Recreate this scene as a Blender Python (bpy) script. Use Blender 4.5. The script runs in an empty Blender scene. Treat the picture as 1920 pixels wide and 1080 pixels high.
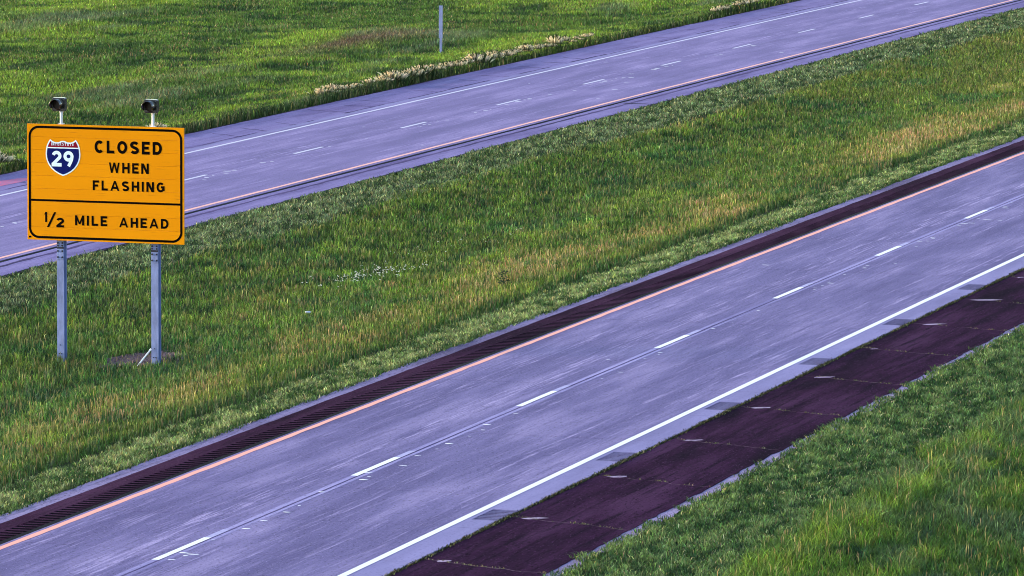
import bpy, bmesh, math, random
import numpy as np
from mathutils import Matrix, Vector

S = bpy.context.scene
random.seed(7)
RNG = np.random.default_rng(11)

# ------------------------------------------------------------------ camera
F = Vector((0.95130308, 0.28937282, -0.10623476))
R = Vector((0.29146664, -0.95657087, 0.0044006))
U = R.cross(F)
CAMZ = 16.859
FPX = 10795.1
cam_data = bpy.data.cameras.new('camera')
cam_data.sensor_width = 36.0
cam_data.lens = FPX / 1920 * 36.0
cam_data.clip_start = 1.0
cam_data.clip_end = 12000
cam = bpy.data.objects.new('camera', cam_data)
S.collection.objects.link(cam)
m = Matrix.Identity(4)
for i in range(3):
    m[i][0], m[i][1], m[i][2] = R[i], U[i], -F[i]
m[2][3] = CAMZ
cam.matrix_world = m
S.camera = cam

# ------------------------------------------------------------------ light (dusk, the sun low ahead on the left)
SUN_AZ = math.radians(100)      # from the road's direction towards the left
SUN_EL = math.radians(14)
world = bpy.data.worlds.new('World')
S.world = world
world.use_nodes = True
wn = world.node_tree.nodes
sky = wn.new('ShaderNodeTexSky')
sky.sky_type = 'NISHITA'
sky.sun_disc = False
sky.sun_elevation = SUN_EL
sky.sun_rotation = math.pi / 2 - SUN_AZ
sky.air_density = 1.0
sky.dust_density = 1.0
wn['Background'].inputs['Strength'].default_value = 0.15
world.node_tree.links.new(sky.outputs[0], wn['Background'].inputs[0])
sun_d = bpy.data.lights.new('sun', 'SUN')
sun_d.energy = 1.5
sun_d.angle = math.radians(12)
sun_d.color = (1.0, 0.86, 0.72)
sun = bpy.data.objects.new('sun', sun_d)
S.collection.objects.link(sun)
sd = Vector((math.cos(SUN_AZ) * math.cos(SUN_EL), math.sin(SUN_AZ) * math.cos(SUN_EL), math.sin(SUN_EL)))
sun.rotation_euler = sd.to_track_quat('Z', 'Y').to_euler()
S.view_settings.view_transform = 'Standard'
S.view_settings.look = 'None'
S.view_settings.exposure = 1.7
S.view_settings.gamma = 1.0
S.view_settings.use_curve_mapping = False
S.render.engine = 'CYCLES'
S.cycles.filter_width = 1.0

# ------------------------------------------------------------------ helpers
COL = S.collection


def link(name, me, mat=None, parent=None, loc=None):
    o = bpy.data.objects.new(name, me)
    if mat is not None and len(me.materials) == 0:
        me.materials.append(mat)
    COL.objects.link(o)
    if parent is not None:
        o.parent = parent
    if loc is not None:
        o.location = loc
    return o


def mesh_from(name, verts, faces):
    me = bpy.data.meshes.new(name)
    me.from_pydata([tuple(map(float, v)) for v in verts], [], faces)
    me.update()
    return me


def empty(name, loc=(0, 0, 0)):
    o = bpy.data.objects.new(name, None)
    COL.objects.link(o)
    o.location = loc
    return o


def tag(o, label=None, cat=None, group=None, kind=None):
    if label:
        o['label'] = label
    if cat:
        o['category'] = cat
    if group:
        o['group'] = group
    if kind:
        o['kind'] = kind
    return o


def box_data(x0, x1, y0, y1, z0, z1):
    v = [(x0, y0, z0), (x1, y0, z0), (x1, y1, z0), (x0, y1, z0), (x0, y0, z1), (x1, y0, z1), (x1, y1, z1), (x0, y1, z1)]
    f = [(0, 3, 2, 1), (4, 5, 6, 7), (0, 1, 5, 4), (1, 2, 6, 5), (2, 3, 7, 6), (3, 0, 4, 7)]
    return v, f


class MB:
    def __init__(self):
        self.v, self.f = [], []

    def add(self, v, f):
        n = len(self.v)
        self.v += list(v)
        self.f += [tuple(i + n for i in q) for q in f]

    def box(self, *a):
        self.add(*box_data(*a))

    def tube(self, a, b, r, n=12, cap=True, r2=None):
        a, b = Vector(a), Vector(b)
        q = (b - a).to_track_quat('Z', 'Y')
        r2 = r if r2 is None else r2
        vs = []
        for p, rr in ((a, r), (b, r2)):
            for i in range(n):
                t = 2 * math.pi * i / n
                vs.append(p + q @ Vector((rr * math.cos(t), rr * math.sin(t), 0)))
        fs = [(i, (i + 1) % n, n + (i + 1) % n, n + i) for i in range(n)]
        if cap:
            fs += [tuple(range(n - 1, -1, -1)), tuple(range(n, 2 * n))]
        self.add(vs, fs)

    def mesh(self, name):
        return mesh_from(name, self.v, self.f)


def bevel_mesh(me, w=0.004, seg=1):
    bm = bmesh.new()
    bm.from_mesh(me)
    bmesh.ops.bevel(bm, geom=bm.edges[:], offset=w, segments=seg, affect='EDGES')
    bm.to_mesh(me)
    bm.free()
    return me


# ------------------------------------------------------------------ road alignment
def curve(x, y0, k, xm):
    x = np.asarray(x, float)
    xc = np.clip(x, 40, 460)
    y = y0 - k * ((xc - xm) / 100) ** 2
    return y - 2 * k * (xc - xm) / 1e4 * (x - xc)


def cn(x):
    return curve(x, 38.5354, 0.2296, 250)


def cf(x):
    return curve(x, 66.2389, 0.0969, 300)


def _hash(ix, iy, seed):
    h = (ix * 374761393 + iy * 668265263 + seed * 974711) & 0xFFFFFFFF
    h = ((h ^ (h >> 13)) * 1274126177) & 0xFFFFFFFF
    return ((h ^ (h >> 16)) & 0xFFFF) / 65535.0


def vnoise(x, y, sx, sy=None, seed=0, octaves=1):
    sy = sx if sy is None else sy
    tot, amp, s = 0.0, 1.0, 0.0
    for o in range(octaves):
        u, v = np.asarray(x, float) / sx * 2 ** o + 1000, np.asarray(y, float) / sy * 2 ** o + 1000
        iu, iv = np.floor(u).astype(np.int64), np.floor(v).astype(np.int64)
        fu, fv = u - iu, v - iv
        fu, fv = fu * fu * (3 - 2 * fu), fv * fv * (3 - 2 * fv)
        a, b = _hash(iu, iv, seed + o), _hash(iu + 1, iv, seed + o)
        c, d = _hash(iu, iv + 1, seed + o), _hash(iu + 1, iv + 1, seed + o)
        tot = tot + amp * ((a * (1 - fu) + b * fu) * (1 - fv) + (c * (1 - fu) + d * fu) * fv)
        s += amp
        amp *= 0.55
    return tot / s


def terrain(x, y):
    x, y = np.asarray(x, float), np.asarray(y, float)
    a, b = cn(x) + 5.1, cf(x) - 5.7
    o, of = y - cn(x), y - cf(x)
    z = np.full(np.broadcast(x, y).shape, -0.06)
    mid = (y > a) & (y < b)
    z = np.where(mid, -.05 - .5 * np.sin(np.pi * np.clip((y - a) / (b - a), 0, 1)) ** 2, z)
    z = np.where(o < -7.7, -.05 - np.minimum((-7.7 - o) * .12, 1.5), z)
    d = np.clip(of - 6.7, 0, None)
    z = np.where(of > 6.7, -.05 - np.minimum(d * .1, .8)
                 + np.clip(d / 6, 0, 1) * .45 * (vnoise(x, y, 26, 9, 5, 3) - .5) * 2, z)
    return z


# ------------------------------------------------------------------ materials
def new_mat(name, rough=0.85, spec=0.3, metal=0.0, color=(.5, .5, .5)):
    mt = bpy.data.materials.new(name)
    mt.use_nodes = True
    b = mt.node_tree.nodes['Principled BSDF']
    b.inputs['Base Color'].default_value = (*color, 1)
    b.inputs['Roughness'].default_value = rough
    b.inputs['Specular IOR Level'].default_value = spec
    b.inputs['Metallic'].default_value = metal
    return mt, mt.node_tree.nodes, mt.node_tree.links, b


def nd(nodes, kind, **kw):
    n = nodes.new(kind)
    for k, v in kw.items():
        setattr(n, k, v)
    return n


def noise(nodes, links, vec, scale, detail=4, rough=0.6, vscale=None):
    if vscale is not None:
        mp = nodes.new('ShaderNodeMapping')
        mp.inputs['Scale'].default_value = vscale
        links.new(vec, mp.inputs['Vector'])
        vec = mp.outputs[0]
    n = nodes.new('ShaderNodeTexNoise')
    n.inputs['Scale'].default_value = scale
    n.inputs['Detail'].default_value = detail
    n.inputs['Roughness'].default_value = rough
    links.new(vec, n.inputs['Vector'])
    return n.outputs['Fac']


def ramp(nodes, links, fac, stops):
    r = nodes.new('ShaderNodeValToRGB')
    e = r.color_ramp.elements
    while len(e) < len(stops):
        e.new(0.5)
    for i, (p, c) in enumerate(stops):
        e[i].position = p
        e[i].color = (*c, 1) if len(c) == 3 else c
    links.new(fac, r.inputs['Fac'])
    return r.outputs['Color']


def mix(nodes, links, fac, a, b, mode='MIX'):
    n = nodes.new('ShaderNodeMix')
    n.data_type = 'RGBA'
    n.blend_type = mode
    for sock, val in ((n.inputs[0], fac), (n.inputs[6], a), (n.inputs[7], b)):
        if isinstance(val, bpy.types.NodeSocket):
            links.new(val, sock)
        elif isinstance(val, (int, float)):
            sock.default_value = val
        else:
            sock.default_value = (*val, 1)
    return n.outputs[2]


def g(v):
    return (v, v, v)


def bump(nodes, links, bsdf, height, strength=0.3, dist=0.01):
    b = nodes.new('ShaderNodeBump')
    b.inputs['Strength'].default_value = strength
    b.inputs['Distance'].default_value = dist
    links.new(height, b.inputs['Height'])
    links.new(b.outputs[0], bsdf.inputs['Normal'])


def pavement(name, base, dark, light, streak=1.0, rough=.75, spec=.3, grain=1.0, seed=0.0, streak_at=(0.525, 0.62), bands=None):
    mt, N, L, b = new_mat(name, rough, spec)
    geo = N.new('ShaderNodeNewGeometry')
    sh = N.new('ShaderNodeVectorMath')
    sh.operation = 'ADD'
    sh.inputs[1].default_value = (seed * 13.7, seed * 7.1, 0)
    L.new(geo.outputs['Position'], sh.inputs[0])
    P = sh.outputs[0]
    big = noise(N, L, P, 1.0, 6, .62, (0.10, 0.8, 1))
    c = ramp(N, L, big, [(0.36, dark), (0.5, base), (0.64, tuple(.6 * i + .4 * j for i, j in zip(base, light)))])
    # dark worn streaks
    ds = noise(N, L, P, 1.0, 6, .62, (0.22, 5.5, 3))
    dsm = ramp(N, L, ds, [(0.34, g(.8 * streak)), (0.48, g(0))])
    c = mix(N, L, dsm, c, dark)
    # pale dragged streaks, gathered in zones
    st = noise(N, L, P, 1.0, 9, .72, (0.36, 10.0, 1))
    stm = ramp(N, L, st, [(streak_at[0], g(0)), (streak_at[1], g(1))])
    zone = ramp(N, L, noise(N, L, P, 1.0, 4, .6, (0.045, .9, 1)), [(.46, g(.06)), (.62, g(.8))])
    if bands:
        # bands that follow the road: offset from its centre line
        def mth(op, a, b_):
            q = N.new('ShaderNodeMath')
            q.operation = op
            for i_, v_ in enumerate((a, b_)):
                if isinstance(v_, (int, float)):
                    q.inputs[i_].default_value = v_
                else:
                    L.new(v_, q.inputs[i_])
            return q.outputs[0]
        sx = N.new('ShaderNodeSeparateXYZ')
        L.new(geo.outputs['Position'], sx.inputs[0])
        y0_, k_, xm_, lst = bands
        dx = mth('MULTIPLY', mth('SUBTRACT', sx.outputs[0], xm_), .01)
        off = mth('SUBTRACT', sx.outputs[1], mth('SUBTRACT', y0_, mth('MULTIPLY', mth('MULTIPLY', dx, dx), k_)))
        wob = mth('MULTIPLY', mth('SUBTRACT', noise(N, L, P, 1.0, 2, .5, (.05, .05, 1)), .5), .5)
        off = mth('ADD', off, wob)
        tot = None
        for cc, ww, aa in lst:
            t_ = mth('DIVIDE', mth('ABSOLUTE', mth('SUBTRACT', off, cc), 0.0), ww)
            t_ = mth('MULTIPLY', mth('MAXIMUM', mth('SUBTRACT', 1.0, t_), 0.0), aa)
            tot = t_ if tot is None else mth('MAXIMUM', tot, t_)
        zone = mix(N, L, 1.0, zone, tot, 'ADD')
        stm2 = ramp(N, L, st, [(streak_at[0] - .03, g(0)), (streak_at[1] - .01, g(1))])
        stm = mix(N, L, tot, stm, stm2)
    stz = mix(N, L, 1.0, stm, zone, 'MULTIPLY')
    c = mix(N, L, mix(N, L, 1.0, stz, g(.85 * streak), 'MULTIPLY'), c, light)
    fine = noise(N, L, P, 13, 3, .75, (.6, 1.4, 1))
    fm = ramp(N, L, fine, [(.3, g(1 - .5 * grain)), (.47, g(1)), (.6, g(1)), (.75, g(1))])
    c = mix(N, L, 1.0, c, fm, 'MULTIPLY')
    sp = noise(N, L, P, 26, 2, .6, (.6, 1.2, 1))
    spm = ramp(N, L, sp, [(.64, g(0)), (.72, g(.7 * grain))])
    c = mix(N, L, spm, c, light)
    L.new(c, b.inputs['Base Color'])
    bump(N, L, b, fine, .35, .008)
    return mt


M = {}
M['concrete'] = pavement('concrete', (.142, .113, .262), (.104, .080, .205), (.37, .30, .52), 1.0, .7, .12, 1.5,
    bands=(38.5354, .2296, 250, [(.9, .6, 1.0), (-.55, .18, .6), (-1.25, .25, .5), (-2.55, .14, 1.0), (-3.3, .2, .5), (2.2, .25, .5), (3.0, .3, .6)]))
M['concrete_edge'] = pavement('concrete_edge', (.222, .195, .385), (.175, .15, .31), (.32, .28, .52), .35, .7, .12, .7, seed=3)
M['far_concrete'] = pavement('far_concrete', (.178, .135, .305), (.138, .105, .25), (.38, .30, .55), 1.0, .7, .12, 1.2, seed=6,
    bands=(66.2389, .0969, 300, [(.55, .4, .8), (-.3, .2, .7), (1.9, .2, .7), (-1.2, .2, .5), (-2.6, .3, .6), (3.0, .2, .5)]))
M['far_asphalt'] = pavement('far_asphalt', (.185, .145, .33), (.115, .082, .225), (.29, .23, .46), .9, .75, .1, seed=9)
M['far_dark'] = pavement('far_dark', (.075, .052, .14), (.04, .03, .08), (.16, .12, .26), .5, .85, .05, seed=33)
M['asphalt'] = pavement('asphalt', (.029, .007, .029), (.008, .002, .010), (.10, .04, .10), 1.1, .95, .02, 2.0, seed=12, streak_at=(.56, .72))
M['asphalt_inner'] = pavement('asphalt_inner', (.042, .013, .036), (.018, .005, .017), (.11, .045, .095), .8, .95, .02, 1.6, seed=15, streak_at=(.58, .74))
M['groove'] = pavement('groove', (.006, .004, .008), (.003, .002, .004), (.03, .02, .03), .2, .95, .02, 1.0, seed=16)  # groove floors coloured near black for the shade inside them
M['tar_and_shade'] = pavement('tar_and_shade', (.008, .007, .010), (.004, .004, .005), (.04, .04, .04), .3, .85, .05, 1.0, seed=17)  # tar black, also used as painted shade along the slab edges
M['subbase'] = pavement('subbase', (.03, .02, .04), (.015, .01, .02), (.08, .06, .10), .2, .95, .05, 1.0, seed=18)
M['milled'] = pavement('milled', (.115, .105, .225), (.06, .055, .14), (.22, .20, .37), .5, .8, .1, 1.2, seed=19)
M['pale_gravel'] = pavement('pale_gravel', (.235, .185, .33), (.13, .10, .18), (.40, .34, .52), .9, .95, .05, 1.6, seed=22)
M['gravel'] = pavement('gravel', (.20, .165, .27), (.10, .08, .13), (.36, .31, .44), .9, .95, .05, 1.6, seed=21)
M['crack_fill'] = pavement('crack_fill', (.14, .085, .12), (.01, .006, .01), (.34, .25, .28), 1.0, .95, .02, 1.4, seed=27)
M['spall'] = pavement('spall', (.36, .27, .40), (.12, .07, .13), (.52, .42, .55), 1.0, .9, .05, 1.5, seed=29)
M['worn_concrete'] = pavement('worn_concrete', (.29, .25, .48), (.18, .15, .33), (.42, .36, .62), .8, .7, .1, 1.2, seed=23)
M['patch_gravel'] = pavement('patch_gravel', (.15, .105, .12), (.07, .045, .05), (.28, .21, .23), .2, .95, .05, 1.6, seed=24)


def paint(name, col, wear):
    mt, N, L, b = new_mat(name, .6, .3)
    geo = N.new('ShaderNodeNewGeometry')
    P = geo.outputs['Position']
    n1 = noise(N, L, P, 1.0, 6, .7, (2.0, 9, 1))
    mk = ramp(N, L, n1, [(.30, g(1)), (.30 + wear, g(0))])
    under = mix(N, L, .65, col, (.20, .165, .34))
    c = mix(N, L, mk, col, under)
    L.new(c, b.inputs['Base Color'])
    return mt


M['white'] = paint('white_paint', (.82, .82, .88), .10)
M['far_white'] = paint('far_white_paint', (.60, .57, .70), .16)
M['worn_white'] = paint('worn_white_paint', (.42, .38, .62), .3)
M['yellow'] = paint('yellow_paint', (.90, .37, .28), .10)
M['far_yellow'] = paint('far_yellow_paint', (.86, .41, .33), .10)


def metal_mat(name, col, rough=.5, metal=.3, var=.2, scale=9, spec=.4):
    mt, N, L, b = new_mat(name, rough, spec, metal)
    tc = N.new('ShaderNodeTexCoord')
    n1 = noise(N, L, tc.outputs['Object'], scale, 6, .65, (1, 1, .35))
    lo = tuple(c * (1 - var) for c in col)
    hi = tuple(min(1, c * (1 + var)) for c in col)
    L.new(ramp(N, L, n1, [(.3, lo), (.5, col), (.7, hi)]), b.inputs['Base Color'])
    L.new(ramp(N, L, n1, [(.3, g(rough - .1)), (.7, g(rough + .12))]), b.inputs['Roughness'])
    return mt


M['galv'] = metal_mat('galvanised_steel', (.19, .235, .46), .6, .0, .28, 7)
M['galv_light'] = metal_mat('galvanised_pipe', (.62, .64, .72), .4, .5, .15)
M['bolt'] = metal_mat('bolt', (.03, .03, .05), .5, .5, .2)
M['dark'] = metal_mat('black_print', (.003, .002, .002), .6, 0, .2, spec=.02)
M['lamp_black'] = metal_mat('lamp_black', (.004, .004, .006), .22, 0, .2, spec=.8)
M['lens'] = metal_mat('amber_lens', (.02, .006, .002), .3, 0, .1)
M['white_print'] = metal_mat('white_print', (.72, .86, .98), .5, 0, .05)
M['red_print'] = metal_mat('red_print', (.22, .004, .02), .5, 0, .12, spec=.05)
M['blue_print'] = metal_mat('blue_print', (.003, .008, .11), .5, 0, .15, spec=.05)
M['white_pipe'] = metal_mat('white_pipe', (.8, .8, .8), .5, 0, .05)
M['alu'] = metal_mat('aluminium_back', (.5, .5, .55), .5, .6, .1)


def orange_mat():
    mt, N, L, b = new_mat('orange_sheeting', .55, .05)
    geo = N.new('ShaderNodeNewGeometry')
    oi = N.new('ShaderNodeObjectInfo')
    P = geo.outputs['Position']
    n1 = noise(N, L, P, 1.0, 4, .5, (1, .5, .8))
    c = ramp(N, L, n1, [(.3, (.76, .27, .001)), (.7, (.84, .31, .001))])
    c = mix(N, L, ramp(N, L, oi.outputs['Random'], [(0, g(0)), (1, g(.35))]), c, (.70, .24, .001))
    s = noise(N, L, P, 1.0, 5, .6, (1, 1.3, 26))
    c = mix(N, L, ramp(N, L, s, [(.60, g(0)), (.72, g(.55))]), c, (.36, .10, .01))
    L.new(c, b.inputs['Base Color'])
    return mt


M['orange'] = orange_mat()
M['lamp_black'].node_tree.nodes['Principled BSDF'].inputs['Coat Weight'].default_value = 1.0
M['lamp_black'].node_tree.nodes['Principled BSDF'].inputs['Coat Roughness'].default_value = .15


def grass_mat():
    mt = bpy.data.materials.new('grass_blades')
    mt.use_nodes = True
    N, L = mt.node_tree.nodes, mt.node_tree.links
    b = N['Principled BSDF']
    at = N.new('ShaderNodeAttribute')
    at.attribute_name = 'Col'
    L.new(at.outputs['Color'], b.inputs['Base Color'])
    b.inputs['Roughness'].default_value = .55
    b.inputs['Specular IOR Level'].default_value = .25
    tr = N.new('ShaderNodeBsdfTranslucent')
    tint = mix(N, L, 1.0, at.outputs['Color'], (1.25, 1.25, .8), 'MULTIPLY')
    L.new(tint, tr.inputs['Color'])
    mx = N.new('ShaderNodeMixShader')
    mx.inputs[0].default_value = .35
    L.new(b.outputs[0], mx.inputs[1])
    L.new(tr.outputs[0], mx.inputs[2])
    L.new(mx.outputs[0], N['Material Output'].inputs['Surface'])
    return mt


M['grass'] = grass_mat()


def soil_mat():
    mt, N, L, b = new_mat('thatch_soil', .95, .1)
    geo = N.new('ShaderNodeNewGeometry')
    P = geo.outputs['Position']
    n1 = noise(N, L, P, .35, 6, .65)
    n2 = noise(N, L, P, 6, 4, .7)
    c = ramp(N, L, n1, [(.3, (.012, .024, .008)), (.55, (.03, .045, .012)), (.75, (.06, .055, .022))])
    c = mix(N, L, 1.0, c, ramp(N, L, n2, [(.3, g(.45)), (.7, g(1.0))]), 'MULTIPLY')
    L.new(c, b.inputs['Base Color'])
    bump(N, L, b, n2, .8, .05)
    return mt


M['soil'] = soil_mat()

# ------------------------------------------------------------------ ground
off_near = [-4000, -1500, -600, -250, -120, -70, -45] + list(np.arange(-34, -7.9, 1.0)) + [-7.7, -7.5]
med = list(np.linspace(0, 1, 26))
off_far = [6.6, 6.7] + list(np.arange(7.7, 80, 1.6)) + [100, 140, 220, 400, 900, 2200, 5000]
xs = [-5000, -2000, -800, -300, -100, 0, 40, 70] + list(np.arange(90, 420, 2.0)) + [440, 480, 560, 700, 1000, 1800, 3500, 7000]
rows = []
for x in xs:
    r = [cn(x) + o for o in off_near] + [cn(x) + 4.9]
    a, b = cn(x) + 5.1, cf(x) - 5.7
    r += [a + (b - a) * t for t in med] + [cf(x) - 5.5] + [cf(x) + o for o in off_far]
    rows.append(r)
YY = np.array(rows, float)
XX = np.repeat(np.array(xs, float)[:, None], YY.shape[1], 1)
ZZ = terrain(XX, YY)
nr, nc = YY.shape
gv = np.stack([XX, YY, ZZ], 2).reshape(-1, 3)
gf = [(i * nc + j, (i + 1) * nc + j, (i + 1) * nc + j + 1, i * nc + j + 1) for i in range(nr - 1) for j in range(nc - 1)]
gm = mesh_from('ground', gv, gf)
tag(link('ground', gm, M['soil']), kind='structure')


# ------------------------------------------------------------------ strips that follow a road
def strip_mesh(name, cfun, o0, o1, x0, x1, step, z, thick=0.0, jag0=0, jag1=0, seed=0, skirt=None):
    n = max(2, int(round((x1 - x0) / step)) + 1)
    X = np.linspace(x0, x1, n)
    c = cfun(X)
    a = c + o0 + (jag0 * (vnoise(X, X * 0, .9, 1, seed, 4) - .5) * 2 if jag0 else 0)
    b = c + o1 + (jag1 * (vnoise(X, X * 0, .9, 1, seed + 9, 4) - .5) * 2 if jag1 else 0)
    v = [(X[i], a[i], z) for i in range(n)] + [(X[i], b[i], z) for i in range(n)]
    f = [(i, i + 1, n + i + 1, n + i) for i in range(n - 1)]
    if thick:
        v += [(X[i], a[i], z - thick) for i in range(n)] + [(X[i], b[i], z - thick) for i in range(n)]
        f += [(2 * n + i, 2 * n + i + 1, i + 1, i) for i in range(n - 1)]
        f += [(n + i, n + i + 1, 3 * n + i + 1, 3 * n + i) for i in range(n - 1)]
        f += [(2 * n, 0, n, 3 * n), (n - 1, 3 * n - 1, 4 * n - 1, 2 * n - 1)]
    return mesh_from(name, v, f)


def strip(name, cfun, o0, o1, x0, x1, step, z, mat, parent=None, **kw):
    return link(name, strip_mesh(name, cfun, o0, o1, x0, x1, step, z, **kw), mat, parent)


XA, XB = 60, 420       # span built in detail
ends = [(-900, XA), (XB, 2600)]

# base beds
near_road = tag(empty('near_road'), kind='structure')
far_road = tag(empty('far_road'), kind='structure')
near_shoulder = tag(empty('near_shoulder'), kind='structure')
inner_shoulder = tag(empty('inner_shoulder'), kind='structure')
strip('bed', cn, -4.66, 3.61, XA, XB, 10, -.024, M['subbase'], near_road)
strip('bed', cf, -4.1, 3.95, XA, XB, 10, -.024, M['subbase'], far_road)

# --- near road slabs
JX = [103.3 + 4.572 * k for k in range(-9, 62)]
JX = [x for x in JX if x < XB]
PAN = [(90.9 + 9.14 * k - .35, 90.9 + 9.14 * k + 1.15) for k in range(-3, 36)]
PAN = [(a, b) for a, b in PAN if a > XA and b < XB]
PAN = [(a + .15, b + .15) for a, b in PAN]


def slab(name, cfun, o0, o1, x0, x1, mat, parent, zt=0.0, n=4, zj=0.0):
    gpx = .010
    return link(name, strip_mesh(name, cfun, o0, o1, x0 + gpx, x1 - gpx, (x1 - x0) / n, zt + zj, .022), mat, parent)


for a, b in zip(JX[:-1], JX[1:]):
    zj = random.uniform(-.0015, .0015)
    slab('concrete_slab', cn, 0.012, 3.60, a, b, M['concrete'], near_road, zj=zj)
    zj = random.uniform(-.0015, .0015)
    slab('concrete_slab', cn, -4.0, -0.012, a, b, M['concrete'], near_road, zj=zj)
    # widened edge of the right slab, interrupted by the milled panels
    segs = [(a, b)]
    for p0, p1 in PAN:
        out = []
        for s0, s1 in segs:
            if p1 <= s0 or p0 >= s1:
                out.append((s0, s1))
            else:
                if p0 > s0:
                    out.append((s0, p0))
                if p1 < s1:
                    out.append((p1, s1))
        segs = out
    mb = MB()
    for s0, s1 in segs:
        X0 = s0 + (.010 if s0 == a else 0)
        X1 = s1 - (.010 if s1 == b else 0)
        if X1 - X0 < .02:
            continue
        t = strip_mesh('t', cn, -4.655, -4.003, X0, X1, max(.3, (X1 - X0) / 3), -.0005, .022)
        mb.add([v.co[:] for v in t.vertices], [tuple(q.vertices) for q in t.polygons])
        bpy.data.meshes.remove(t)
    if mb.v:
        link('slab_edge', mb.mesh('slab_edge'), M['concrete_edge'], near_road)
# milled panels: sunk floor with raised ribs
mb = MB()
mb.box(0, 1.5, -.652, -.10, -.020, -.012)
k = 0.03
while k < 1.47:
    mb.box(k, k + .10, -.648, -.104, -.0119, -.002)
    k += .19
mb.box(0.001, 1.499, -.10, 0, -.020, -.0006)
pan_me = mb.mesh('rumble_panel')
pan_me.materials.append(M['milled'])
pan_me.materials.append(M['concrete_edge'])
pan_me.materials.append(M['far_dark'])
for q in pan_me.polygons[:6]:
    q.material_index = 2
for q in pan_me.polygons[-6:]:
    q.material_index = 1
for p0, p1 in PAN:
    y = float(cn(.5 * (p0 + p1)))
    link('rumble_panel', pan_me, None, near_road, (p0, y - 4.003, 0))

for x0, x1 in ends:
    strip('concrete_slab', cn, -4.655, 3.60, x0, x1, 40, 0, M['concrete'], near_road, thick=.02)
    strip('concrete_slab', cf, -4.05, 3.93, x0, x1, 40, 0, M['far_concrete'], far_road, thick=.02)
    strip('asphalt_section', cn, -7.45, -4.70, x0, x1, 40, -.02, M['asphalt'], near_shoulder, thick=.05)
    strip('asphalt_section', cn, 3.62, 4.68, x0, x1, 40, -.02, M['asphalt_inner'], inner_shoulder, thick=.05)

# --- markings on the near road
def dash(cfun, x0, ln, w, parent, mat='white', o=0.0, z=.004):
    strip('lane_dash', cfun, o - w / 2, o + w / 2, x0, x0 + ln, .4, z, M[mat], parent, jag0=.006, jag1=.006, seed=int(x0))


for k in range(-3, 26):
    x0 = 102.0 + 12.192 * k
    dash(cn, x0, 3.0, .155, near_road, o=.09)
    dash(cn, x0 + 3.01, 1.1, .15, near_road, 'worn_white', o=.09)
    x0 = 190.98 + 12.192 * (k - 7)
    dash(cf, x0, 3.1, .14, far_road, 'far_white')
strip('edge_line', cn, -3.995, -3.83, XA, XB, 1.5, .004, M['white'], near_road, jag0=.008, jag1=.008, seed=3)
strip('edge_line', cn, 3.35, 3.51, XA, XB, .4, .004, M['yellow'], near_road, jag0=.03, jag1=.012, seed=4)
strip('edge_line', cf, 3.56, 3.71, XA, XB, 1.5, .004, M['far_white'], far_road, jag0=.008, jag1=.008, seed=5)
strip('edge_line', cf, -3.86, -3.69, XA, XB, 1.5, .004, M['far_yellow'], far_road, jag0=.02, jag1=.02, seed=6)
# centre joint with its sealant, just right of the dashes
strip('joint_edge', cn, .03, .155, XA, XB, .5, .0022, M['worn_concrete'], near_road, jag0=.01, jag1=.012, seed=81)
strip('joint_edge', cn, -.13, -.03, XA, XB, .5, .0022, M['worn_concrete'], near_road, jag0=.02, jag1=.01, seed=82)
strip('joint_sealant', cn, -.010, .010, XA, XB, .5, .0025, M['far_dark'], near_road, jag0=.01, jag1=.01, seed=8)

# --- inner shoulder of the near road: asphalt with rumble grooves
SPG = .305
NG = 300
GX0 = 101.0
strip('seal_and_shade', cn, 3.615, 3.775, XA, XB, .3, -.017, M['tar_and_shade'], inner_shoulder, jag1=.035, seed=9, thick=.05)  # sealant, and the shadow of the slab's edge drop painted as one strip
strip('asphalt_band', cn, 4.252, 4.68, XA, XB, .4, -.02, M['asphalt_inner'], inner_shoulder, jag1=.03, seed=12, thick=.05)
mb = MB()
nG = int((XB - 70) / SPG)
for k in range(-int((GX0 - XA) / SPG), nG):
    x = GX0 + k * SPG
    if x + SPG > XB:
        break
    t0 = x + .165
    c0, c1 = float(cn(t0)), float(cn(x + SPG))
    v = [(t0, c0 + 3.74, -.02), (x + SPG, c1 + 3.74, -.02), (x + SPG, c1 + 4.25, -.02), (t0, c0 + 4.25, -.02)]
    v += [(a, b, -.05) for a, b, _ in v]
    mb.add(v, [(0, 1, 2, 3), (0, 4, 5, 1), (1, 5, 6, 2), (2, 6, 7, 3), (3, 7, 4, 0)])
link('asphalt_ridges', mb.mesh('asphalt_ridges'), M['asphalt_inner'], inner_shoulder)['kind'] = 'stuff'
# one groove: a shallow dish cut across the shoulder
gvs, gfs = [], []
for i in range(7):
    t = i / 6
    zz = -.021 - .022 * math.sin(math.pi * t)
    gvs += [(t * .164, 0.0, zz), (t * .164, .50, zz)]
for i in range(6):
    gfs.append((2 * i, 2 * i + 2, 2 * i + 3, 2 * i + 1))
gr_me = mesh_from('rumble_groove', gvs, gfs)
gr_me.materials.append(M['groove'])
rest = MB()
for k in range(-int((GX0 - XA) / SPG), nG):
    x = GX0 + k * SPG
    if x + SPG > XB:
        break
    y = float(cn(x)) + 3.745
    if 0 <= k < NG:
        o = link('rumble_groove', gr_me, None, inner_shoulder, (x, y, random.uniform(-.002, .0)))
    else:
        rest.add([(a + x, b + y, c) for a, b, c in gvs], gfs)
o = link('rumble_grooves', rest.mesh('rumble_grooves'), M['groove'], inner_shoulder)
o['kind'] = 'stuff'

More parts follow.
